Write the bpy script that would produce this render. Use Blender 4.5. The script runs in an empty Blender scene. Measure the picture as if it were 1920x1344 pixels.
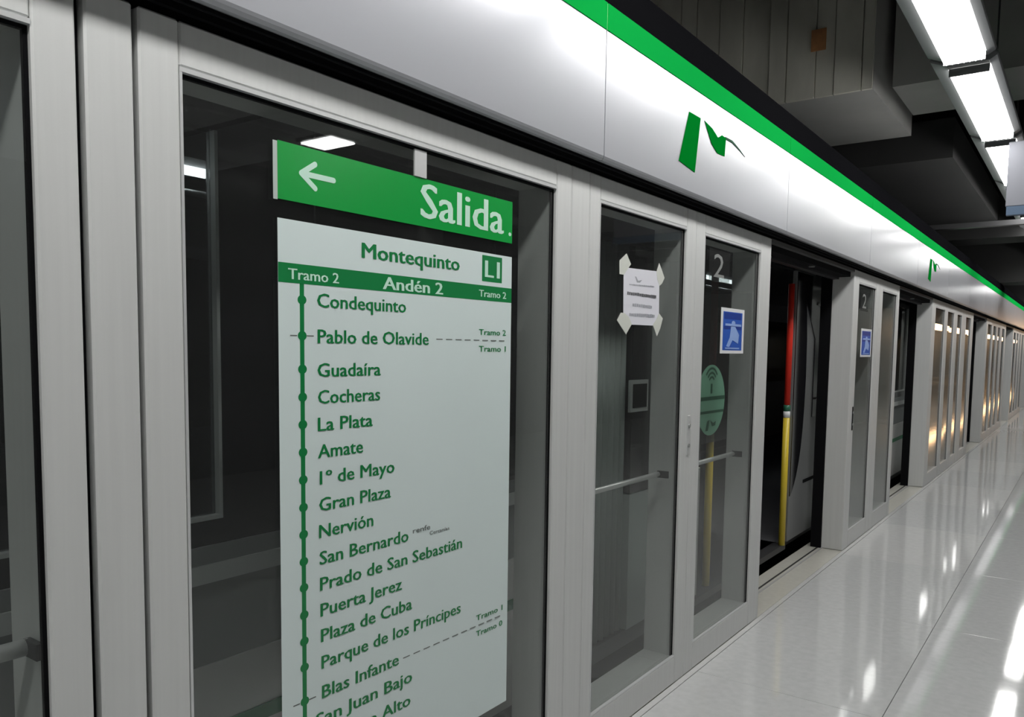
import bpy, bmesh, math, random
from mathutils import Matrix, Vector
random.seed(7)
S = bpy.context.scene
COL = S.collection

# ------------------------------------------------------------------ camera
# world: X away from the platform screen doors, Y along them, Z up
cd = bpy.data.cameras.new('camera'); cam = bpy.data.objects.new('camera', cd); COL.objects.link(cam)
R = ((0.811054579724021, 0.056254708540105225, -0.5822592862941385),
     (0.5848222359365262, -0.055568902492123796, 0.8092558615357834),
     (0.013168943119854672, -0.9968688503724492, -0.07796841728685648))
m = Matrix.Identity(4)
for i in range(3):
    m[i][0] = R[i][0]; m[i][1] = -R[i][1]; m[i][2] = -R[i][2]
m[0][3], m[1][3], m[2][3] = 1.4435, 0.0, 1.5
cam.matrix_world = m
cd.sensor_width = 36; cd.sensor_fit = 'HORIZONTAL'; cd.lens = 1500 / 1920 * 36
cd.shift_y = 98 / 1920
cd.clip_start = .02; cd.clip_end = 300
S.camera = cam

# ------------------------------------------------------------------ world, exposure, light levels
w = bpy.data.worlds.new('world'); S.world = w; w.use_nodes = True
w.node_tree.nodes['Background'].inputs[0].default_value = (.9, .95, 1, 1)
w.node_tree.nodes['Background'].inputs[1].default_value = .012
S.view_settings.view_transform = 'Standard'; S.view_settings.look = 'None'
S.view_settings.gamma = 1; S.view_settings.use_curve_mapping = False
S.view_settings.exposure = 0.0
LAMP = 20.5          # radiance of the platform luminaires
TRAM_LAMP = 2.2      # radiance of the tram's interior strip
WARM = 11.0          # radiance of the warm lights on the far side
for k, v in dict(max_bounces=8, diffuse_bounces=4, glossy_bounces=4, transparent_max_bounces=16, transmission_bounces=4).items():
    setattr(S.cycles, k, v)
S.cycles.use_denoising = True
S.cycles.sample_clamp_indirect = 6

# ------------------------------------------------------------------ materials
def srgb(r, g, b):
    f = lambda c: (c / 255 / 12.92) if c <= 10 else ((c / 255 + .055) / 1.055) ** 2.4
    return (f(r), f(g), f(b), 1)
MATS = {}
def mat(name, col, rough=.5, metal=0., noise=None, bump=0., coat=0., spec=.5, emit=0, rnoise=0.):
    """noise=(scale xyz, amount)"""
    if name in MATS: return MATS[name]
    M = bpy.data.materials.new(name); M.use_nodes = True; nt = M.node_tree
    b = nt.nodes['Principled BSDF']
    if len(col) == 3: col = (*col, 1)
    b.inputs['Base Color'].default_value = col
    b.inputs['Roughness'].default_value = rough; b.inputs['Metallic'].default_value = metal
    b.inputs['Coat Weight'].default_value = coat; b.inputs['Coat Roughness'].default_value = .08
    b.inputs['Specular IOR Level'].default_value = spec
    if emit:
        b.inputs['Emission Color'].default_value = col; b.inputs['Emission Strength'].default_value = emit
    if noise:
        tc = nt.nodes.new('ShaderNodeTexCoord'); mp = nt.nodes.new('ShaderNodeMapping')
        nz = nt.nodes.new('ShaderNodeTexNoise'); nz.inputs['Detail'].default_value = 5
        mp.inputs['Scale'].default_value = noise[0]; nz.inputs['Scale'].default_value = 1
        geo = nt.nodes.new('ShaderNodeNewGeometry')
        nt.links.new(geo.outputs['Position'], mp.inputs[0]); nt.links.new(mp.outputs[0], nz.inputs['Vector'])
        mx = nt.nodes.new('ShaderNodeMix'); mx.data_type = 'RGBA'
        k = noise[1]
        mx.inputs['A'].default_value = tuple(max(0, c * (1 - k)) for c in col[:3]) + (1,)
        mx.inputs['B'].default_value = tuple(min(1, c * (1 + k)) for c in col[:3]) + (1,)
        nt.links.new(nz.outputs['Fac'], mx.inputs['Factor']); nt.links.new(mx.outputs['Result'], b.inputs['Base Color'])
        if bump:
            bp = nt.nodes.new('ShaderNodeBump'); bp.inputs['Strength'].default_value = bump; bp.inputs['Distance'].default_value = .01
            nt.links.new(nz.outputs['Fac'], bp.inputs['Height']); nt.links.new(bp.outputs[0], b.inputs['Normal'])
        if rnoise:
            ma = nt.nodes.new('ShaderNodeMapRange')
            ma.inputs['To Min'].default_value = max(0, rough - rnoise); ma.inputs['To Max'].default_value = rough + rnoise
            nt.links.new(nz.outputs['Fac'], ma.inputs['Value']); nt.links.new(ma.outputs[0], b.inputs['Roughness'])
    MATS[name] = M; return M
def glass(name, tint, ior=1.5, dirt=0.0, rough=.0):
    M = bpy.data.materials.new(name); M.use_nodes = True; nt = M.node_tree
    nt.nodes.remove(nt.nodes['Principled BSDF']); out = nt.nodes['Material Output']
    tr = nt.nodes.new('ShaderNodeBsdfTransparent'); tr.inputs[0].default_value = tint
    gl = nt.nodes.new('ShaderNodeBsdfGlossy'); gl.inputs['Roughness'].default_value = rough
    fr = nt.nodes.new('ShaderNodeFresnel')
    geo = nt.nodes.new('ShaderNodeNewGeometry'); mr = nt.nodes.new('ShaderNodeMapRange')   # same reflectance on both faces of the thin pane
    mr.inputs['To Min'].default_value = ior; mr.inputs['To Max'].default_value = 1 / ior
    nt.links.new(geo.outputs['Backfacing'], mr.inputs['Value']); nt.links.new(mr.outputs[0], fr.inputs[0])
    mx = nt.nodes.new('ShaderNodeMixShader')
    nt.links.new(fr.outputs[0], mx.inputs[0]); nt.links.new(tr.outputs[0], mx.inputs[1]); nt.links.new(gl.outputs[0], mx.inputs[2])
    last = mx
    if dirt:
        df = nt.nodes.new('ShaderNodeBsdfDiffuse'); df.inputs[0].default_value = (.7, .72, .72, 1)
        m2 = nt.nodes.new('ShaderNodeMixShader'); m2.inputs[0].default_value = dirt
        nt.links.new(mx.outputs[0], m2.inputs[1]); nt.links.new(df.outputs[0], m2.inputs[2]); last = m2
    nt.links.new(last.outputs[0], out.inputs[0]); MATS[name] = M; return M
def emis(name, col, k):
    M = bpy.data.materials.new(name); M.use_nodes = True; nt = M.node_tree
    nt.nodes.remove(nt.nodes['Principled BSDF'])
    e = nt.nodes.new('ShaderNodeEmission'); e.inputs[0].default_value = (*col, 1); e.inputs[1].default_value = k
    nt.links.new(e.outputs[0], nt.nodes['Material Output'].inputs[0]); MATS[name] = M; return M

ALU = mat('brushed_aluminium', (.66, .67, .66), .42, .12, ((60, 60, 1.5), .07))
ALU_D = mat('aluminium_return', (.34, .35, .345), .45, .35, ((60, 60, 1.5), .08))
ALU_B = mat('pale_aluminium', (.74, .75, .75), .3, .4)
FASC = mat('satin_white_fascia', (.47, .478, .51), .25, .32, ((2, 1.3, 5), .02))
GREEN = mat('green_enamel', srgb(16, 158, 66), .7, 0, spec=0)
GREEN_L = mat('pale_green_joint', srgb(150, 235, 160), .4)
BLACK = mat('black_rubber', (.006, .006, .007), .8, spec=.08)
BLACKP = mat('black_paint', (.008, .008, .009), .8, spec=.08)
CAPM = mat('matte_black_channel', (.006, .006, .007), .95, spec=0)
DARKM = mat('dark_steel', (.05, .05, .052), .45, .4)
GASK = mat('soffit_grey', (.10, .10, .10), .5, .2)
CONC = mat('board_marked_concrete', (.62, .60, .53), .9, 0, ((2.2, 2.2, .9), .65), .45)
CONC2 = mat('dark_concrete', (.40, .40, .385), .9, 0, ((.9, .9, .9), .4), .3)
CONC3 = mat('near_black_concrete', (.022, .022, .022), .95, 0, ((1.2, 1.2, 1.2), .4))  # near-black base colour with slight random tone
BSTAIN = mat('rust_stain', (.62, .30, .13), .9, 0, ((9, 9, 9), .6))
CEIL = mat('ceiling_grey', (.24, .24, .235), .9, 0, ((1, 1, 1), .35))
WALLR = mat('platform_wall', (.10, .10, .10), .6, 0, ((1, .4, 1), .2))
TILE = mat('polished_terrazzo', (.54, .548, .545), .06, 0, ((26, 26, 26), .12), 0, 0, .32, rnoise=.02)
TILE2 = mat('polished_terrazzo_light', (.575, .578, .572), .07, 0, ((22, 22, 22), .10), 0, 0, .32, rnoise=.02)
JOINT = mat('tile_joint', (.42, .42, .42), .4)
SILL = mat('sill_stone', (.52, .51, .46), .3, 0, ((30, 30, 30), .12))
GLASS = glass('screen_glass', (.90, .915, .905, 1), 1.5, .010)
TGLASS = glass('tram_glass', (.50, .52, .52, 1), 1.5, .01)
TBLACK = mat('tram_black_gloss', (.008, .008, .010), .12, 0, coat=.3)
TGREY = mat('tram_grey', (.50, .50, .495), .35, .3, ((3, 3, 3), .06))
TGREY_D = mat('tram_mid_grey', (.20, .212, .215), .4, .2)
TGREY_L = mat('tram_ledge_grey', (.50, .52, .515), .35, .3)
TGREEN = mat('tram_green_stripe', srgb(20, 110, 70), .4)
TIN = mat('tram_interior', (.13, .13, .14), .6)
BELLOW = mat('bellows_rubber', (.34, .38, .37), .6)
YELLOW = mat('yellow_rail', srgb(222, 196, 60), .35)
RED = mat('red_rail', srgb(215, 50, 35), .55, spec=.2)
WHITE = mat('white_vinyl', (.78, .79, .80), .4)
MAPBG = mat('frosted_map_vinyl', (.72, .82, .81), .3, 0, ((3, 3, 3), .03))
MAPG = mat('map_green', srgb(12, 128, 66), .35)
SALG = mat('exit_sign_green', srgb(20, 158, 66), .25)
PALE = mat('pale_mint_vinyl', srgb(205, 240, 222), .35)
GREYV = mat('grey_vinyl', (.16, .18, .17), .5)
TAPE = mat('masking_tape', (.66, .68, .62), .5)
PAPER = mat('paper', (.74, .74, .80), .7)
BLUE = mat('blue_vinyl', srgb(40, 92, 190), .35)
BLUE2 = mat('deep_blue_vinyl', srgb(22, 60, 150), .35)
BLUEP = mat('pale_blue_vinyl', srgb(150, 180, 235), .35)
MINT = mat('mint_sticker', srgb(140, 200, 170), .4)
MINTD = mat('dark_mint_print', srgb(40, 105, 78), .4)
SEATR = mat('red_seat', srgb(150, 35, 30), .6)
LIT = emis('lamp_diffuser_light', (1, .99, .97), LAMP)
LITG = mat('lamp_housing', (.17, .175, .18), .45, .3)
TLIT = emis('tram_strip_light', (.95, .98, 1), TRAM_LAMP * 4)
WARML = emis('warm_light', (1, .60, .30), WARM)

# ------------------------------------------------------------------ geometry helpers
def link(name, me, M, parent=None):
    o = bpy.data.objects.new(name, me); COL.objects.link(o)
    if M is not None: me.materials.append(M)
    if parent is not None: o.parent = parent
    return o
def bm_box(bm, a, b, bev=0):
    x0, y0, z0 = a; x1, y1, z1 = b
    vs = [bm.verts.new((x, y, z)) for x in (x0, x1) for y in (y0, y1) for z in (z0, z1)]
    fs = [bm.faces.new([vs[i] for i in q]) for q in ((0, 1, 3, 2), (4, 6, 7, 5), (0, 4, 5, 1), (2, 3, 7, 6), (0, 2, 6, 4), (1, 5, 7, 3))]
    if bev:
        es = list({e for f in fs for e in f.edges})
        bmesh.ops.bevel(bm, geom=es, offset=bev, segments=1, affect='EDGES')
def box(name, a, b, M, parent=None, bev=0, more=()):
    bm = bmesh.new(); bm_box(bm, a, b, bev)
    for q in more: bm_box(bm, q[0], q[1], bev)
    me = bpy.data.meshes.new(name); bm.to_mesh(me); bm.free()
    return link(name, me, M, parent)
def poly(name, pts, x, M, parent=None, th=.0006):
    """flat outline in the YZ plane (one or more loops), with a small thickness towards +X"""
    loops = pts if isinstance(pts[0][0], (tuple, list)) else [pts]
    bm = bmesh.new()
    for li, L in enumerate(loops):
        a = sum(L[i][0] * L[(i + 1) % len(L)][1] - L[(i + 1) % len(L)][0] * L[i][1] for i in range(len(L)))
        if a < 0: L = L[::-1]
        f = [bm.verts.new((x + th + li * .00012, y, z)) for y, z in L]; k = [bm.verts.new((x, y, z)) for y, z in L]
        bm.faces.new(f); n = len(L)
        for i in range(n): bm.faces.new((f[i], k[i], k[(i + 1) % n], f[(i + 1) % n]))
    me = bpy.data.meshes.new(name); bm.to_mesh(me); bm.free()
    return link(name, me, M, parent)
def rect(y0, z0, y1, z1): return [(y0, z0), (y1, z0), (y1, z1), (y0, z1)]
def disc(y, z, ry, rz, n=28): return [(y + ry * math.cos(2 * math.pi * i / n), z + rz * math.sin(2 * math.pi * i / n)) for i in range(n)]
def tube(name, p, q, r, M, parent=None, n=12):
    p = Vector(p); q = Vector(q); d = q - p
    bm = bmesh.new()
    bmesh.ops.create_cone(bm, cap_ends=True, segments=n, radius1=r, radius2=r, depth=d.length)
    bm.transform(Matrix.Translation((p + q) / 2) @ d.to_track_quat('Z', 'Y').to_matrix().to_4x4())
    me = bpy.data.meshes.new(name); bm.to_mesh(me); bm.free()
    for f in me.polygons: f.use_smooth = len(f.vertices) == 4
    return link(name, me, M, parent)
def prism(name, prof, y0, y1, M, parent=None, ends=True):
    """profile in XZ swept along Y"""
    bm = bmesh.new()
    a = [bm.verts.new((x, y0, z)) for x, z in prof]; b = [bm.verts.new((x, y1, z)) for x, z in prof]
    n = len(prof)
    for i in range(n): bm.faces.new((a[i], a[(i + 1) % n], b[(i + 1) % n], b[i]))
    if ends: bm.faces.new(a[::-1]); bm.faces.new(b)
    bmesh.ops.recalc_face_normals(bm, faces=bm.faces)
    me = bpy.data.meshes.new(name); bm.to_mesh(me); bm.free()
    return link(name, me, M, parent)
def tag(o, label=None, cat=None, group=None, kind=None):
    if label: o['label'] = label
    if cat: o['category'] = cat
    if group: o['group'] = group
    if kind: o['kind'] = kind
    return o
def thing(name, label, cat, loc=(0, 0, 0), group=None):
    o = bpy.data.objects.new(name, None); COL.objects.link(o); o.empty_display_size = .1
    return tag(o, label, cat, group)
def struct(o, label=None): o['kind'] = 'structure'; return tag(o, label) if label else o
def shift_children(root, loc):
    """put the empty at the thing's base, keep world positions"""
    root.location = loc
    for c in [c for c in COL.objects if c.parent == root]: c.location = (-loc[0], -loc[1], -loc[2])

_cache = {}
def text(name, s, y0, y1, z, cap, M, parent, X, bold=.012, z1=None):
    """write s on the YZ plane: from y0 to y1, baseline z (z1 at the far end), capital height cap"""
    def raw(t, off):
        cu = bpy.data.curves.new('t', 'FONT'); cu.body = t; cu.size = 1; cu.offset = off; cu.resolution_u = 2; cu.fill_mode = 'FRONT'
        o = bpy.data.objects.new('t', cu); COL.objects.link(o)
        dg = bpy.context.evaluated_depsgraph_get()
        me = bpy.data.meshes.new_from_object(o.evaluated_get(dg)); bpy.data.objects.remove(o); bpy.data.curves.remove(cu)
        return me
    if 'H' not in _cache:
        h = raw('H', 0); _cache['H'] = max(v.co.y for v in h.vertices)
    me = raw(s, 0); me.name = name
    bmt = bmesh.new()                       # heavier strokes: the glyphs laid twice, slightly apart
    for i, dx in enumerate((-bold * 1.5, 0, bold * 1.5)):
        n0 = len(bmt.verts); bmt.from_mesh(me); bmt.verts.ensure_lookup_table()
        for v in bmt.verts[n0:]: v.co.x += dx; v.co.z = i
    bmt.to_mesh(me); bmt.free()
    xs = [v.co.x for v in me.vertices]; a, b = min(xs), max(xs)
    if z1 is None: z1 = z
    for v in me.vertices:
        t = (v.co.x - a) / (b - a)
        v.co = (X + v.co.z * .00012, y0 + t * (y1 - y0), z + t * (z1 - z) + v.co.y / _cache['H'] * cap)
    me.materials.clear()
    return link(name, me, M, parent)

# ------------------------------------------------------------------ setting: floor
fl = box('floor', (0.0, -6, -.12), (6.5, 110, -.012), JOINT); struct(fl, 'polished light grey stone platform floor')
xs = [.03, .83, 1.63, 2.43, 3.23, 4.03, 4.83, 5.63, 6.43]
tile_mesh = {}
def tile(x0, x1, y0, y1):
    g = .0013; k = (round(x1 - x0, 3), round(y1 - y0, 3), random.choice((0, 0, 1)))
    if k not in tile_mesh:
        bm = bmesh.new(); bm_box(bm, (g, g, -.012), (k[0] - g, k[1] - g, 0), .0012)
        me = bpy.data.meshes.new('floor_tile'); bm.to_mesh(me); bm.free(); me.materials.append(TILE2 if k[2] else TILE); tile_mesh[k] = me
    o = bpy.data.objects.new('floor_tile', tile_mesh[k]); COL.objects.link(o); o.location = (x0, y0, 0); o.parent = fl
yy = -.63
nrow = 0
while yy < 20:
    for i in range(4): tile(xs[i], xs[i + 1], yy, yy + 1.37)
    yy += 1.37; nrow += 1
o = box('floor_slab_far', (.03, yy, -.012), (6.5, 110, 0), TILE, fl); o.name = 'far_paving'
o = box('side_paving', (3.23, -6, -.012), (6.5, yy, 0), TILE, fl)
o = box('near_paving', (.03, -6, -.012), (3.23, -.63, 0), TILE, fl)
b = box('border_strip', (0, -6, -.012), (.0285, 110, 0), TILE2, fl)
# platform edge under the screen doors
e = box('trim_1', (-.275, -6, -.6), (-.003, 110, -.002), SILL); struct(e, 'pale stone sill along the platform edge')
box('sill_groove', (-.188, -6, -.002), (-.176, 110, .0005), DARKM, e)
box('sill_rail', (-.157, -6, -.002), (-.145, 110, .002), JOINT, e)
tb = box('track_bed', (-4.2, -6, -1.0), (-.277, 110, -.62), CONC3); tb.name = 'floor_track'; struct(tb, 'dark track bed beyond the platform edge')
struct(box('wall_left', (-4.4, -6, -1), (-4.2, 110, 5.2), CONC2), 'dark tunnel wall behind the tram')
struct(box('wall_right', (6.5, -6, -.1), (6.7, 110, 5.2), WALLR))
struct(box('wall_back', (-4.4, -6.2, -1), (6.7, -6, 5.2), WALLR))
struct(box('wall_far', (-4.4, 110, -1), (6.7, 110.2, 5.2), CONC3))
ce = struct(box('ceiling', (-4.4, -6.2, 5.0), (6.7, 110.2, 5.2), CEIL), 'dark concrete ceiling')

# crossbeams, upper right of the picture
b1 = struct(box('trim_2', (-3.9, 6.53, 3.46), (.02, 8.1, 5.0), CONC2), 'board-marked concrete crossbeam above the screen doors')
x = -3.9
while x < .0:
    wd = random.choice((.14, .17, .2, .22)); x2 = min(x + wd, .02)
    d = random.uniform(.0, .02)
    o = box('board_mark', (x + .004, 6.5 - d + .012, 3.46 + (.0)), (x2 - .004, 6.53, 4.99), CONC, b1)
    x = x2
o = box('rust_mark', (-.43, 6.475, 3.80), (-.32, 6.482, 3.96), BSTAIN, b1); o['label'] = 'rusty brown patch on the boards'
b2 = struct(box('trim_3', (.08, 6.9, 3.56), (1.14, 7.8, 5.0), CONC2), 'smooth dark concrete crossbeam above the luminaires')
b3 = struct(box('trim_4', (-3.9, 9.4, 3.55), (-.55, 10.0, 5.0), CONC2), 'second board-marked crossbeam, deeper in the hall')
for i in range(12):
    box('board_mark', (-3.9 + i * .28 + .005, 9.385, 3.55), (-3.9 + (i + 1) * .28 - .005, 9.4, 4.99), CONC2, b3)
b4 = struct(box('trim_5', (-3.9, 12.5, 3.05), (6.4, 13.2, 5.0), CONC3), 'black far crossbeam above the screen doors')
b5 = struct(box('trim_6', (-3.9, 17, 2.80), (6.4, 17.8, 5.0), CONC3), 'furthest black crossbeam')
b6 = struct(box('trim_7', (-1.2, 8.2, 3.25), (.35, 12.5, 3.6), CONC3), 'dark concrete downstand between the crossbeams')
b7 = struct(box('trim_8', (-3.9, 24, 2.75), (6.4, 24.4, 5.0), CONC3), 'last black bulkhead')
# side downstand to the right of the luminaires
b8 = struct(box('trim_9', (1.15, -6, 3.55), (6.4, 12.5, 3.75), CEIL), 'dark grey ceiling panel right of the luminaires')
b9 = struct(box('trim_10', (-.35, 10.4, 2.92), (6.4, 10.5, 2.975), DARKM), 'thin steel rail crossing under the ceiling')

# hanging panel right at the end of the visible luminaires
hp = thing('hanging_panel', 'pale grey hanging panel at the far end of the ceiling lights', 'panel')
box('panel_face', (.868, 7.06, 2.60), (2.4, 7.11, 3.07), mat('pale_panel', (.17, .175, .20), .6), hp, .004)
box('lower_edge', (.875, 7.055, 2.535), (2.4, 7.115, 2.598), mat('blue_grey_edge', (.05, .09, .15), .6), hp)
for yx in (1.2, 2.1): tube('hanger', (yx, 7.085, 3.07), (yx, 7.085, 3.55), .008, DARKM, hp)
shift_children(hp, (1.63, 7.085, 2.535))
# transverse duct and slab over the platform, to the right of the picture; they show as reflections in the glass
struct(box('trim_13', (2.5, -6, 3.12), (6.4, 3.62, 3.3), mat('slab_grey', (.8, .8, .8), .8)), 'pale slab over the right half of the platform')
dk = struct(box('trim_14', (2.5, 4.12, 3.10), (6.4, 4.52, 3.3), mat('duct_grey', (.8, .8, .82), .4)), 'pale duct crossing over the platform')
q = thing('duct_light', 'small ceiling light on the duct over the platform, seen mirrored above the exit sign', 'light')
box('housing', (3.22, 4.16, 3.075), (3.62, 4.46, 3.0995), LITG, q); box('diffuser', (3.25, 4.19, 3.06), (3.59, 4.43, 3.0745), LIT, q)
shift_children(q, (3.42, 4.3, 3.06))

# ------------------------------------------------------------------ ceiling luminaires
def lamp(y0, y1, label, group=None):
    t = thing('ceiling_light', label, 'light', group=group)
    y0 -= .0
    # tray: flat underside wider than the diffuser, splayed sides up to the trunking
    prism('housing', [(.600, 3.175), (.604, 3.165), (.690, 3.128), (.695, 3.13), (.895, 3.13), (.900, 3.128), (.935, 3.15), (.94, 3.16), (.90, 3.30), (.66, 3.30)], y0 - .07, y1 + .075, LITG, t)
    # prismatic diffuser with a corrugated profile
    prof = []; n = 7
    for i in range(n * 2 + 1):
        xx = .698 + (.892 - .698) * i / (n * 2)
        prof.append((xx, 3.094 - (.010 if i % 2 else 0.0)))
    prof += [(.892, 3.129), (.698, 3.129)]
    prism('diffuser', prof, y0, y1, LIT, t)
    for ya in (y0 - .012, y1 + .0005): box('end_cap', (.693, ya, 3.086), (.897, ya + .0115, 3.1285), LITG, t)
    for yh in (y0 + .3, y1 - .3): tube('hanger', (.79, yh, 3.3), (.79, yh, 5.0 if not 6.9 < yh < 8.2 else 3.29), .006, DARKM, t, 8)
    shift_children(t, (.795, (y0 + y1) / 2, 3.1))
k = -3
names = {1: 'nearest visible fluorescent ceiling light, cut by the top of the picture',
         2: 'middle fluorescent ceiling light of the three in view',
         3: 'furthest fluorescent ceiling light in view, before the pale hanging panel'}
for k in range(-3, 14):
    y0 = 5.31 + (k - 2) * 1.93; y1 = y0 + 1.70
    if k in names: lamp(y0, y1, names[k])
    else: lamp(y0, y1, 'fluorescent ceiling light of the row, hidden beyond the frame or the hanging panel', 'ceiling lights hidden from the camera')
# warm lights on the other side of the hall, mirrored in the far glass
for i in range(7):
    y = 44 + i * 8.6
    t = thing('warm_light', 'warm orange ceiling light far down the hall, mirrored in the far glass', 'light', group='warm lights at the far end')
    box('diffuser', (4.85, y, 2.76), (5.25, y + 5.6, 3.00), WARML, t); box('housing', (4.8, y - .05, 3.001), (5.3, y + 5.65, 3.10), LITG, t)
    tube('hanger', (5.05, y + 3.8, 3.10), (5.05, y + 3.8, 5.0), .01, DARKM, t, 8)
    shift_children(t, (5.05, y + 3.8, 2.76))

# ------------------------------------------------------------------ platform screen doors
D = -.157; TOP = 2.115
def frame_unit(root, y0, y1, g0, g1, zb=.125, zt=2.03, pane=True, joint_dark=None):
    """stiles, rails, beads and a pane around the opening g0..g1"""
    bv = .004
    box('stile', (D, y0, .0), (0, g0, TOP), ALU, root, bv)
    box('stile', (D, g1, .0), (0, y1, TOP), ALU, root, bv)
    box('top_rail', (D, g0 + .0005, zt), (-.0008, g1 - .0005, TOP), ALU, root, bv)
    box('bottom_rail', (D, g0 + .0005, .0), (-.0008, g1 - .0005, zb), ALU, root, bv)
    # narrow bead round the glass, paler to paint in the edge highlight, and the black gasket inside it
    bd = box('highlight_bead', (-.012, g0 + .0005, zt - .009), (-.001, g1 - .0005, zt - .0002), ALU_B, root, 0,
             more=[((-.012, g0 + .0003, zb), (-.001, g0 + .006, zt - .0095)), ((-.012, g0 + .0065, zb + .0003), (-.001, g1 - .0065, zb + .006))])
    box('gasket', (-.024, g0 + .0061, zt - .016), (-.0125, g1 - .0005, zt - .0095), BLACK, root, 0,
        more=[((-.024, g1 - .007, zb), (-.0125, g1 - .0005, zt - .0165))])
    if pane: box('glass_pane', (-.021, g0 + .001, zb + .001), (-.014, g1 - .001, zt - .001), GLASS, root)
def mk_unit(name, label, cat, y0, y1, g0, g1, group=None, bar=None, lock_glare=None, **kw):
    t = thing(name, label, cat, group=group)
    frame_unit(t, y0, y1, g0, g1, **kw)
    if bar:
        tb = tube('push_bar', (-.068, bar[0], .957), (-.068, bar[1], .957), bar[2], ALU_B, t)
        for yb in (bar[0] + .02, bar[1]):
            box('bar_bracket', (-.072, yb - .006, .942), (-.0215, yb + .006, .972), DARKM, t)
    if lock_glare:
        box('lock_glare_plate', (0.0, lock_glare[0] - .012, lock_glare[1] - .09), (.004, lock_glare[0] + .012, lock_glare[1] + .09), lock_glare[2], t, .001)
        for dz in (.045, -.045): tube('lock_glare_cylinder', (.004, lock_glare[0], lock_glare[1] + dz), (.009, lock_glare[0], lock_glare[1] + dz), .009, ALU_D, t)
    shift_children(t, (D / 2, (y0 + y1) / 2, 0))
    return t
mk_unit('screen_door', 'aluminium and glass door leaf with a push bar, cut by the left edge of the picture', 'door', -.35, .709, -.25, .637, bar=(-.25, .628, .0155))
mk_unit('screen_panel', 'large fixed glass panel in aluminium frame carrying the green exit sign and line map', 'panel', .822, 2.334, .903, 2.243)
mk_unit('screen_door', 'glass door leaf bearing the taped white paper notice', 'door', 2.456, 3.386, 2.530, 3.288, bar=(2.53, 3.21, .0115), lock_glare=(3.36, 1.12, ALU_B))  # pale plate and cylinders stand in for glare on the stile
mk_unit('screen_door', 'narrow glass door leaf bearing the blue sticker and platform number, beside the open doorway', 'door', 3.388, 4.412, 3.489, 4.249, bar=(3.49, 4.12, .0115), zb=.125)
mk_unit('screen_panel', 'fixed glass panel with a small blue sticker beyond the open doorway', 'panel', 6.321, 7.195, 6.475, 7.08, lock_glare=(6.445, 1.0, BLACKP))
mk_unit('screen_panel', 'narrow glass panel right before the second doorway', 'panel', 7.197, 8.05, 7.33, 7.955)
# posts
def post(y0, y1, label):
    t = thing('door_post', label, 'post')
    box('post_body', (D, y0, 0), (0.0, y1, TOP), ALU, t, .004)
    box('post_foot', (D - .01, y0 - .001, 0), (.006, y1 + .001, .012), ALU_D, t)
    shift_children(t, (D / 2, (y0 + y1) / 2, 0)); return t
post(.724, .811, 'brushed aluminium post between the far-left door leaf and the map panel')
post(2.336, 2.454, 'brushed aluminium post between the map panel and the door with the paper notice')
for (a, b) in ((.7095, .7225), (.8125, .8215)):
    q = thing('joint_seal', 'black rubber seal on the %s side of the leftmost aluminium post' % ('left' if a < .8 else 'right'), 'seal')
    box('seal', (D, a, 0), (-.022, b, TOP), BLACK, q); shift_children(q, (D / 2, a, 0))
# the frosted panels further along: units of four leaves, then an open doorway, repeated
far = []
y = 9.95
u = 0
LAB = ['first', 'second', 'third', 'fourth']
while y < 45 and u < 5:
    y1 = y + (3.83)
    ys = [(y, y + 1.06, y + .24, y + .98), (y + 1.06, y + 1.94, y + 1.2, y + 1.78), (y + 1.94, y + 2.82, y + 2.08, y + 2.56), (y + 2.82, y1, y + 2.98, y + 3.56)]
    for i, (a, b, g0, g1) in enumerate(ys):
        if u < 2: mk_unit('screen_panel', '%s glass panel of the %s group of four, far along the platform edge' % (LAB[i], ['nearer', 'further'][u]), 'panel', a + .001, b - .001, g0, g1)
        else: mk_unit('screen_panel', 'tiny distant glass panel of the platform screen near the right edge of the picture', 'panel', a + .001, b - .001, g0, g1, group='most distant screen panels')
    y = y1 + 1.9; u += 1
# lintels above the doorways
ops = [(4.412, 6.321), (8.05, 9.95), (13.78, 15.68), (19.51, 21.41), (25.24, 27.14)]
for i, (a, b) in enumerate(ops):
    t = thing('door_lintel', ['dark lintel above the near open doorway', 'dark lintel above the second open doorway', 'dark lintel above the third doorway', 'dark lintel above a distant doorway', 'dark lintel above a distant doorway'][i], 'lintel',
              group='distant door lintels' if i > 2 else None)
    box('lintel_beam', (D, a + .001, 2.06), (-.03, b - .001, TOP), BLACKP, t)
    box('lintel_rail', (D, a + .001, 2.045), (-.11, b - .001, 2.0595), DARKM, t)
    box('guide_rail', (-.03, a + .001, 2.095), (0, b - .001, TOP), GASK, t)
    tube('roller', (-.06, a + 1.0, 2.06), (-.06, a + 1.0, 2.052), .02, ALU_D, t)
    shift_children(t, (D / 2, (a + b) / 2, 2.045))
    # dark jamb seal and door pocket edge at the far side of each doorway
    q = thing('jamb_seal', ['black rubber seal at the far jamb of the near open doorway', 'black rubber seal at the far jamb of the second doorway', 'black rubber seal at the far jamb of the third doorway', 'black rubber seal at a distant jamb', 'black rubber seal at a distant jamb'][i], 'seal', group='distant jamb seals' if i > 2 else None)
    box('seal', (-.235, b - .005, -.001), (D - .001, b + .05, 2.2), BLACK, q)
    shift_children(q, (-.2, b, 0))

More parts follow.
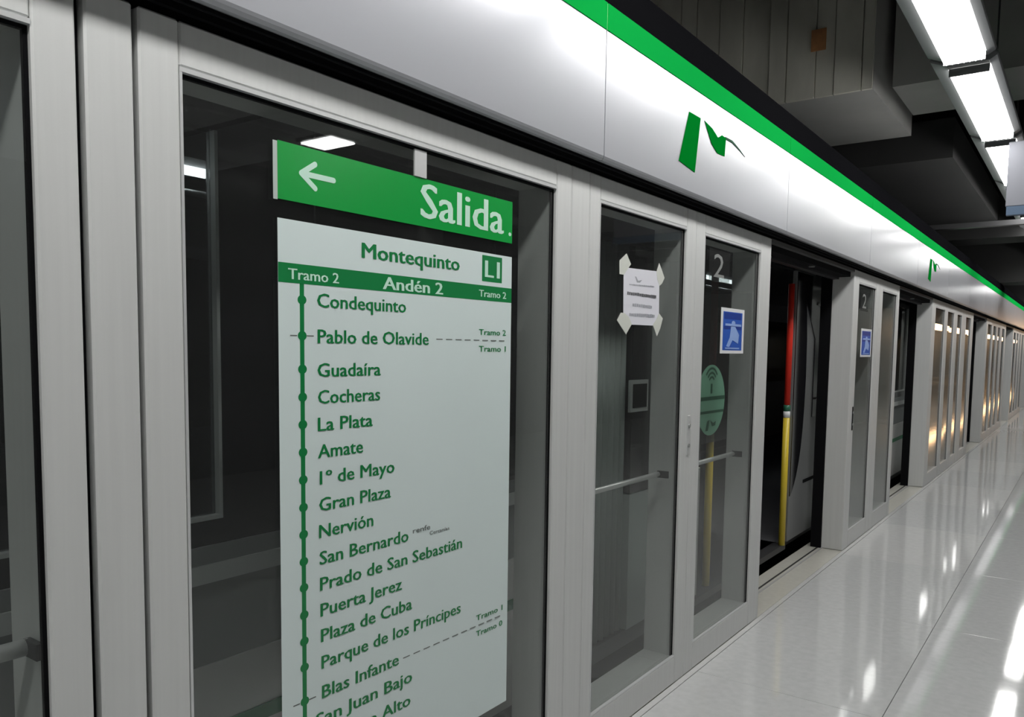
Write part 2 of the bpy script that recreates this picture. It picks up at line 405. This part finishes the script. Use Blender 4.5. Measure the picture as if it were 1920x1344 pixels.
# ------------------------------------------------------------------ fascia
FX = .065
KF = (1.4435 - FX) / (1.4435 - .12)
fz = lambda z: 1.5 + (z - 1.5) * KF
def fascia(y0, y1, label, logo=False, group=None, big=True):
    t = thing('fascia_panel', label, 'fascia', group=group)
    g = .0025
    # satin face: upright, its lower edge rolled slightly under
    prism('face', [(FX, 2.147), (FX + .003, 2.154), (FX + .003, fz(2.524)), (FX - .02, fz(2.524)), (FX - .02, 2.140), (FX - .006, 2.140)], y0 + g, y1 - g, FASC, t)
    prism('green_stripe', [(FX + .006, fz(2.5245)), (FX + .006, fz(2.608)), (FX - .02, fz(2.608)), (FX - .02, fz(2.5245))], y0 + g, y1 - g, GREEN, t)
    box('joint_strip', (FX - .018, y1 - g, fz(2.525)), (FX + .0045, y1 + g - .0006, fz(2.606)), GREEN_L, t)
    box('joint_backing', (FX - .018, y1 - g, 2.142), (FX - .004, y1 + g - .0006, fz(2.524)), ALU_D, t)
    box('soffit', (-.02, y0 + g, 2.142), (FX - .021, y1 - .0005, 2.149), GASK, t)  # dark grey paints in the shade under the fascia
    box('soffit_rail', (.030, y0 + g, 2.134), (.038, y1 - .0005, 2.1415), BLACK, t)
    box('soffit_lip', (.0, y0 + g, 2.128), (.012, y1 - .0005, 2.1415), BLACK, t)
    if logo:
        L1 = [(2.991, 2.427), (3.101, 2.428), (3.059, 2.208), (2.906, 2.225)]
        L2 = [(3.142, 2.428), (3.225, 2.415), (3.290, 2.392), (3.333, 2.412), (3.379, 2.410), (3.368, 2.331), (3.287, 2.328), (3.223, 2.354)]
        L3 = [(3.372, 2.414), (3.454, 2.416), (3.544, 2.397), (3.616, 2.377), (3.544, 2.391), (3.455, 2.405), (3.379, 2.404)]
        dy = (y0 + y1) / 2 - 3.30 * KF
        mv = lambda L: [(a * KF + dy, fz(b)) for a, b in L]
        o = poly('logo_mark', [mv(L1), mv(L2)], FX + .0032, mat('logo_green', srgb(2, 118, 36), .7, spec=0), t, .002); o['label'] = 'green slanted M-shaped metro emblem'
        o = poly('logo_swoosh', mv(L3), FX + .0032, mat('logo_grey', (.05, .10, .07), .7, spec=0), t, .002); o['label'] = 'thin grey-green swoosh'
    shift_children(t, (FX, (y0 + y1) / 2, 2.14))
P = 1.94 * KF
fl_lab = {-1: 'fascia panel out of the picture to the left', 0: 'nearest white fascia panel above the map panel, cut by the top left of the picture',
          1: 'white fascia panel with the green stripe and the large emblem', 2: 'plain white fascia panel next after the one with the large emblem',
          3: 'plain white fascia panel above the second doorway, third from the left', 4: 'small distant fascia panel with a tiny green emblem'}
for i in range(-1, 22):
    y0 = .39 * KF + i * P
    fascia(y0, y0 + P, fl_lab.get(i, 'distant white fascia panel with a green top stripe'), logo=(i in (1, 4)), group=None if i in fl_lab else 'distant fascia panels')
cap = struct(box('trim_11', (-.1, -6, fz(2.611)), (FX - .002, 45, fz(2.70)), CAPM), 'black channel capping the fascia')
box('channel_lip', (FX - .03, -6, fz(2.7005)), (FX - .012, 45, fz(2.735)), CAPM, cap)
bk = struct(box('trim_12', (-.157, -6, 2.118), (-.021, 45, fz(2.610)), BLACKP), 'black header box behind the fascia')

# ------------------------------------------------------------------ exit sign and route map on the glass
GX = -.0132
s = thing('exit_sign', 'long green exit sign with a white left arrow and the word Salida', 'sign')
poly('sign_face', rect(1.139, 1.819, 2.012, 1.944), GX, SALG, s, .0008)
poly('edge_strip', rect(1.127, 1.817, 1.1385, 1.942), GX, mat('clear_edge', (.5, .56, .53), .3), s, .0006)
def stroke(a, b, wd):
    ax, az = a; bx, bz = b; L = math.hypot(bx - ax, bz - az); ux, uz = (bx - ax) / L, (bz - az) / L; px, pz = -uz * wd / 2, ux * wd / 2
    pts = [(ax + px, az + pz)]
    for i in range(1, 6):
        t = math.pi / 6 * i; pts.append((ax + px * math.cos(t) - ux * wd / 2 * math.sin(t), az + pz * math.cos(t) - uz * wd / 2 * math.sin(t)))
    pts += [(ax - px, az - pz), (bx - px, bz - pz)]
    for i in range(1, 6):
        t = math.pi / 6 * i; pts.append((bx - px * math.cos(t) + ux * wd / 2 * math.sin(t), bz - pz * math.cos(t) + uz * wd / 2 * math.sin(t)))
    pts.append((bx + px, bz + pz)); return pts
o = poly('arrow', [stroke((1.203, 1.8845), (1.243, 1.911), .0125), stroke((1.203, 1.8845), (1.243, 1.857), .0125), stroke((1.212, 1.8845), (1.298, 1.8845), .0125)], GX + .0009, PALE, s, .0004)
o['label'] = 'white arrow pointing left'
o = text('lettering', 'Salida', 1.597, 1.968, 1.8425, .089, PALE, s, GX + .0014, .012); o['label'] = 'white word Salida'
poly('end_dot', disc(2.000, 1.846, .007, .0055, 12), GX + .0009, PALE, s, .0004)
box('hanger_clip', (GX - .0006, 1.572, 1.945), (GX + .004, 1.618, 2.0135), ALU_B, s)
shift_children(s, (GX, 1.57, 1.819))

s = thing('route_map', 'tall pale green line map with station names in green letters', 'map')
poly('map_sheet', rect(1.1375, .375, 2.012, 1.778), GX, MAPBG, s, .0008)
poly('header_band', rect(1.1375, 1.639, 2.012, 1.6825), GX + .0009, MAPG, s, .0003)
TX = GX + .0016
text('heading', 'Montequinto', 1.386, 1.761, 1.7155, .0365, MAPG, s, TX, .016)
poly('line_badge', rect(1.8645, 1.695, 1.9615, 1.7705), GX + .0009, MAPG, s, .0003)
text('badge_lettering', 'L1', 1.877, 1.950, 1.708, .048, PALE, s, TX, .02)
text('band_lettering', 'Tramo 2', 1.164, 1.313, 1.6475, .0235, PALE, s, TX, .012)
text('band_lettering', 'Andén 2', 1.458, 1.690, 1.6445, .031, PALE, s, TX, .018)
text('band_lettering', 'Tramo 2', 1.850, 1.984, 1.6495, .0195, PALE, s, TX, .012)
st = [('Condequinto', 1.246, 1.543, 1.589, 1), ('Pablo de Olavide', 1.247, 1.632, 1.506, 1), ('Guadaíra', 1.246, 1.451, 1.4275, 1), ('Cocheras', 1.247, 1.449, 1.3645, 1),
      ('La Plata', 1.246, 1.423, 1.3005, 1), ('Amate', 1.246, 1.390, 1.2365, 1), ('1º de Mayo', 1.251, 1.501, 1.1735, 1), ('Gran Plaza', 1.249, 1.488, 1.1095, 1),
      ('Nervión', 1.248, 1.425, 1.0455, 1), ('San Bernardo', 1.249, 1.555, .981, 1), ('Prado de San Sebastián', 1.250, 1.782, .918, 1), ('Puerta Jerez', 1.251, 1.530, .8545, 1),
      ('Plaza de Cuba', 1.252, 1.570, .7915, 1), ('Parque de los Príncipes', 1.253, 1.778, .7255, 1), ('Blas Infante', 1.254, 1.519, .652, 1),
      ('San Juan Bajo', 1.234, 1.571, .588, 1), ('San Juan Alto', 1.234, 1.565, .524, 1)]
dots = [1.603, 1.522, 1.446, 1.382, 1.319, 1.255, 1.191, 1.1265, 1.063, .999, .937, .872, .809, .746, .664, .602, .540]
for (n, a, b, z, _), dz in zip(st, dots):
    text('station_name', n, a, b, z, .0315, MAPG, s, TX, .012)
    poly('station_dot', disc(1.2025, dz, .0125, .0108, 20), GX + .0012, MAPG, s, .0003)
poly('route_line', rect(1.1965, .42, 1.2085, 1.6395), GX + .0009, MAPG, s, .0003)
for z in (1.522, .6635):
    for ta, tb_ in ((1.169, 1.188), (1.216, 1.236)): poly('tick_mark', rect(ta, z - .0014, tb_, z + .0014), GX + .0009, GREYV, s, .0003)
    a = 1.664 if z > 1 else 1.536; L = []
    while a < 1.975: L.append(rect(a, z - .0013, a + .026, z + .0013)); a += .041
    poly('zone_dashes', L, GX + .0009, GREYV, s, .0003)['kind'] = 'stuff'
    text('zone_name', 'Tramo 2' if z > 1 else 'Tramo 1', 1.852, 1.985, z + .016, .0165, MAPG, s, TX, .008)
    text('zone_name', 'Tramo 1' if z > 1 else 'Tramo 0', 1.852, 1.985, z - .033, .0165, MAPG, s, TX, .008)
text('interchange_name', 'renfe', 1.572, 1.642, .998, .014, GREYV, s, TX, .004)
text('interchange_name', 'Cercanías', 1.640, 1.724, .982, .010, GREYV, s, TX, .002)
shift_children(s, (GX, 1.57, .375))

# paper notice taped on the glass
s = thing('paper_notice', 'white paper notice held by four strips of tape on the door glass', 'notice')
poly('sheet', [(2.738, 1.812), (3.050, 1.822), (3.056, 1.600), (2.745, 1.597)], GX, PAPER, s, .0006)
def tape(L): poly('tape', L, GX + .0008, TAPE, s, .0005)
tape([(2.758, 1.866), (2.702, 1.834), (2.705, 1.784), (2.74, 1.784), (2.760, 1.800), (2.796, 1.829), (2.780, 1.845)])
tape([(3.043, 1.857), (3.021, 1.820), (3.030, 1.790), (3.052, 1.764), (3.075, 1.775), (3.098, 1.800), (3.075, 1.825)])
tape([(2.722, 1.640), (2.693, 1.611), (2.730, 1.585), (2.769, 1.559), (2.815, 1.600), (2.790, 1.625), (2.754, 1.640)])
tape([(3.055, 1.652), (3.092, 1.632), (3.070, 1.590), (3.040, 1.557), (3.000, 1.603), (3.030, 1.625)])
INK = mat('grey_ink', (.10, .10, .11), .7); INKL = mat('pale_ink', (.36, .37, .41), .7)
def smudge(a, b, z0, z1, h, M, seed):
    r = random.Random(seed); L = []; x = a
    while x < b - .006:
        wd = r.uniform(.010, .018); t = (x - a) / (b - a); z = z0 + (z1 - z0) * t
        L.append(rect(x, z - h / 2 * r.uniform(.7, 1), min(x + wd, b), z + h / 2 * r.uniform(.7, 1))); x += wd + .0035
    poly('printed_line', L, GX + .0008, M, s, .0002)
smudge(2.772, 3.022, 1.717, 1.717, .013, INK, 1); smudge(2.817, 2.985, 1.675, 1.674, .013, INKL, 2); smudge(2.793, 3.012, 1.636, 1.639, .013, INKL, 3)
smudge(2.787, 3.009, 1.751, 1.758, .005, INKL, 4)
poly('printed_emblem', [(2.832, 1.785), (2.842, 1.785), (2.860, 1.770), (2.894, 1.776), (2.875, 1.764), (2.850, 1.763)], GX + .0008, INKL, s, .0002)
shift_children(s, (GX, 2.9, 1.57))

def blue_sticker(y0, y1, z0, z1, label):
    s = thing('blue_sticker', label, 'sticker'); dy = y1 - y0; dz = z1 - z0
    f = lambda u, v: (y0 + u * dy, z0 + v * dz)
    R_ = lambda u0, v0, u1, v1: [f(u0, v0), f(u1, v0), f(u1, v1), f(u0, v1)]
    poly('border', R_(0, 0, 1, 1), GX, WHITE, s, .0006)
    poly('blue_field', R_(.09, .07, .91, .92), GX + .0007, BLUE, s, .0003)
    poly('dark_band', [R_(.14, .76, .86, .90), R_(.12, .54, .42, .60), R_(.60, .54, .88, .60)], GX + .0011, BLUE2, s, .0003)
    poly('pictogram', [disc(*f(.52, .68), .05 * dy * 1.6, .05 * dz, 12), [f(.18, .66), f(.86, .66), f(.86, .61), f(.18, .61)], [f(.42, .60), f(.60, .60), f(.78, .42), f(.74, .22), f(.5, .30), f(.36, .14), f(.24, .16), f(.38, .36)],
                       R_(.2, .10, .8, .13)], GX + .0015, BLUEP, s, .0003)
    shift_children(s, (GX, (y0 + y1) / 2, z0))
blue_sticker(3.742, 4.062, 1.488, 1.711, 'blue notice sticker with white border on the nearer glass door leaf')
blue_sticker(6.665, 7.035, 1.468, 1.690, 'small blue notice sticker on the glass beyond the open doorway')

def number_sticker(dy, label):
    s = thing('platform_number', label, 'sticker')
    mtr = glass('frosted_number', (.55, .57, .56, 1), 1.3, .03)
    poly('backing', rect(3.575 + dy, 1.825, 3.835 + dy, 1.975), GX, mtr, s, .0005)
    o = text('numeral', '2', 3.630 + dy, 3.760 + dy, 1.848, .108, mat('pale_grey_print', (.22, .23, .22), .5), s, GX + .001, 0)
    shift_children(s, (GX, 3.7 + dy, 1.825))
number_sticker(0, 'frosted platform number 2 above the blue sticker on the near door leaf')
number_sticker(3.03, 'faint platform number 2 on the glass beyond the open doorway')

# ------------------------------------------------------------------ tram standing behind the screen
TXF = -.32
t = thing('tram', 'grey and black tram standing at the platform behind the screen doors', 'tram')
def band(name, x0, x1, y0, y1, z0, z1, M, bev=.0): return box(name, (x0, y0, z0), (x1, y1, z1), M, t, bev)
segs = [(-3.0, 3.02), (6.66, 13.6), (15.4, 32)]
for (a, b) in segs:
    band('skirt_panel', TXF - .05, TXF, a, b, .105, .49, TGREY)
    band('stripe', TXF - .05, TXF + .003, a, b, .4905, .530, TGREEN)
    band('stripe_shadow_gap', TXF - .05, TXF - .004, a, b, .480, .4904, BLACK)
    band('side_panel', TXF - .05, TXF - .002, a, b, .5305, .690, TGREY)
    band('lower_panel', TXF - .05, TXF - .008, a, b, .6905, .905, TGREY_D)
    band('window_ledge', TXF - .05, TXF + .012, a, b, .9055, .952, TGREY_L)
    band('window_ledge', TXF - .05, TXF + .006, a, b, .9525, .998, TGREY_D)
    band('roof_side', TXF - .05, TXF - .004, a, b, 2.12, 2.75, TGREY_D)
# window strips
def windows(a, b, wins):
    z0, z1 = 1.062, 2.02; prev = a
    L = []
    for (p, q) in wins:
        L.append(((TXF - .05, prev, z0 + .0), (TXF, p, z1))); prev = q
    L.append(((TXF - .05, prev, z0), (TXF, b, z1)))
    band('black_band', TXF - .05, TXF, a, b, .9985, z0 - .0005, TBLACK)
    band('black_band', TXF - .05, TXF, a, b, z1 + .0005, 2.1195, TBLACK)
    for q in L: band('window_pillar', q[0][0], q[1][0], q[0][1], q[1][1], q[0][2], q[1][2], TBLACK)
    for (p, q) in wins:
        f = box('window_frame', (TXF - .03, p + .001, z0), (TXF + .003, q - .001, z0 + .010), TGREY_L, t, 0,
                more=[((TXF - .03, q - .010, z0 + .0105), (TXF + .003, q - .001, z1))])
        box('pane', (TXF - .022, p + .001, z0 + .0105), (TXF - .016, q - .0105, z1), TGLASS, f)
windows(-3.0, 3.02, [(-2.6, -1.0), (-.9, .57), (.66, 1.20)])
windows(6.66, 13.6, [(8.9, 10.4), (10.5, 12.0), (12.1, 13.4)])
windows(15.4, 32, [(16 + i * 2.2, 17.9 + i * 2.2) for i in range(7)])
band('black_panel_seam', TXF - .002, TXF + .001, 1.50, 1.506, 1.0, 2.1, DARKM)
band('black_panel_seam', TXF - .002, TXF + .001, 2.33, 2.336, 1.0, 2.1, DARKM)
# window rail in the leftmost window
for z in (1.30, 1.345): tube('window_rail', (TXF - .035, -.9, z), (TXF - .035, .62, z), .008, TGREY_L, t)
# articulation: rubber bellows made of upright folds
box('bellows_core', (TXF - .30, 3.03, .12), (TXF - .10, 3.98, 2.3), BLACK, t)
y = 3.03
while y < 3.45:
    prism_pts = None
    tube('bellows_fold', (TXF - .07, y + .025, .12), (TXF - .07, y + .025, 1.99), .026, BELLOW, t, 10); y += .055
box('black_panel', (TXF - .07, 3.47, .80), (TXF - .02, 3.74, 1.99), TBLACK, t)
box('grey_panel', (TXF - .07, 3.75, .30), (TXF - .02, 3.98, 1.99), TGREY_D, t)
box('lower_bellows_panel', (TXF - .07, 3.47, .12), (TXF - .02, 3.74, .795), BELLOW, t)
box('articulation_header', (TXF - .1, 3.03, 2.0), (TXF - .01, 3.98, 2.75), BLACKP, t)
nf = box('notice_frame', (TXF - .02, 3.43, 1.20), (TXF - .008, 3.62, 1.355), TGREY_L, t); nf['label'] = 'small square notice with a pale grey frame'
box('notice_face', (TXF - .0079, 3.455, 1.22), (TXF - .005, 3.60, 1.335), BLACKP, nf)
# near leaf of the tram door, parked outside the body
for (a, b, zb) in ((3.99, 4.22, .12),):
    box('door_leaf', (TXF, a, zb), (TXF + .03, b, .85), TGREY, t, .003)
    box('door_leaf', (TXF, a, .851), (TXF + .03, b, 2.06), TBLACK, t, .003)
# round sticker next to the door
sk = poly('round_sticker', disc(4.322, 1.222, .205, .2, 40), TXF + .038, MINT, t, .002); sk['label'] = 'round mint green sticker with a wireless symbol'
SX = TXF + .0405
arcs = []
for r in (.035, .062, .09):
    ring = [(4.32 + r * math.cos(a), 1.315 + r * math.sin(a) * .9) for a in [math.radians(35 + 11 * i) for i in range(11)]]
    ring += [(4.32 + (r + .013) * math.cos(a), 1.315 + (r + .013) * math.sin(a) * .9) for a in [math.radians(145 - 11 * i) for i in range(11)]]
    arcs.append(ring)
poly('sticker_print', arcs + [rect(4.309, 1.26, 4.331, 1.315)], SX, MINTD, sk, .0006)
poly('sticker_print', [rect(4.13, 1.222, 4.52, 1.243), rect(4.13, 1.148, 4.51, 1.163)], SX, MINTD, sk, .0006)
poly('sticker_print', [[(4.27, 1.105), (4.305, 1.11), (4.285, 1.05), (4.25, 1.05)], [(4.315, 1.108), (4.36, 1.09), (4.40, 1.10), (4.39, 1.075), (4.345, 1.072)]], SX, MINTD, sk, .0006)
box('sticker_glass', (TXF + .031, 4.05, .98), (TXF + .0375, 4.62, 2.0), TGLASS, t)
# grab poles at both sides of the doorway
for yp, px in ((4.50, TXF - .03), (5.80, TXF + .02)):
    tube('grab_pole', (px, yp, .10), (px, yp, 1.03), .023, YELLOW, t, 14)['label'] = 'yellow lower half of a grab pole'
    tube('grab_pole', (px, yp, 1.12), (px, yp, 1.98), .021, RED, t, 14)['label'] = 'red upper half of a grab pole'
    tube('pole_collar', (px, yp, 1.03), (px, yp, 1.075), .024, WHITE, t, 14)
    tube('pole_collar', (px, yp, 1.075), (px, yp, 1.12), .024, MINTD, t, 14)
# far leaf: dark glass with a swept lower edge over a grey panel
LX = TXF + .04
box('door_leaf', (LX - .03, 5.86, .115), (LX, 6.62, 2.08), mat('door_leaf_grey', (.20, .205, .205), .35, .2), t, .003)
cur = [(5.865, 2.07), (5.865, .45), (5.90, .475), (5.95, .52), (6.0, .585), (6.05, .68), (6.09, .79), (6.12, .93), (6.14, 1.1), (6.15, 1.3), (6.14, 1.6), (6.10, 1.85), (6.07, 2.07)]
poly('leaf_glass', cur, LX + .0005, TBLACK, t, .006)
poly('leaf_glass', [(6.36, 1.0), (6.60, 1.0), (6.60, 2.07), (6.075, 2.07), (6.105, 1.86), (6.36, 1.60)], LX + .0005, TBLACK, t, .006)
tube('leaf_handle', (LX + .03, 6.40, 1.14), (LX + .03, 6.56, 1.14), .010, ALU_B, t)
box('leaf_mark', (LX, 6.2, .505), (LX + .004, 6.55, .53), BLACKP, t)
box('pale_bar', (LX + .004, 6.40, 1.86), (LX + .02, 6.56, 1.885), ALU_B, t)  # small pale metal bar high on the far door leaf
box('door_threshold', (TXF - .9, 4.0, .06), (TXF + .03, 5.86, .10), DARKM, t)
box('door_header', (TXF - .05, 3.99, 2.08), (TXF + .02, 5.86, 2.75), BLACKP, t)
# hull: floor, ceiling, far side with windows, seats and poles inside
box('tram_floor', (-2.85, -3, .02), (TXF - .051, 32, .10), TIN, t)
box('tram_ceiling', (-2.85, -3, 2.28), (TXF - .051, 32, 2.34), TIN, t)
box('tram_roof', (-2.9, -3, 2.7), (TXF - .051, 32, 2.76), TGREY_D, t)
box('far_side', (-2.9, -3, .1), (-2.86, 32, 1.0), TIN, t)
box('far_side', (-2.9, -3, 2.0), (-2.86, 32, 2.7), TIN, t)
for i in range(16): box('far_window_pillar', (-2.9, -3 + i * 2.2, 1.0), (-2.86, -2.7 + i * 2.2, 2.0), TIN, t)
box('far_window', (-2.885, -3, 1.001), (-2.875, 32, 1.999), TBLACK, t)
for a, b in ((-2.9, 1.83), (6.35, 7.35)):
    box('ceiling_strip', (-1.33, a, 2.128), (-1.27, b, 2.15), TLIT, t)
    tube('ceiling_rail', (-1.3, a, 2.06), (-1.3, b, 2.06), .012, ALU_B, t, 10)
    box('strip_tray', (-1.45, a, 2.151), (-1.15, b, 2.28), TIN, t)
def seat(y, x, M):
    box('seat', (x - .22, y - .22, .46), (x + .22, y + .22, .52), M, t, .01); box('seat_back', (x - .22, y + .17, .521), (x + .22, y + .23, 1.15), M, t, .01)
    box('seat_leg', (x - .05, y - .1, .1), (x + .05, y + .1, .459), DARKM, t)
for y in (-.2, .6, 1.9, 2.7, 4.75, 5.3, 6.6, 7.4): seat(y, -2.3, SEATR if y in (4.75, 5.3) else TIN)
for y in (-.3, .9): seat(y, -.9, TIN)
for y in (.35, 2.6, 5.0, 7.0): tube('inner_pole', (-1.5, y, .1), (-1.5, y, 2.1), .018, ALU_D if y < 5 else YELLOW, t)
shift_children(t, (-1.6, 5, 0.02))
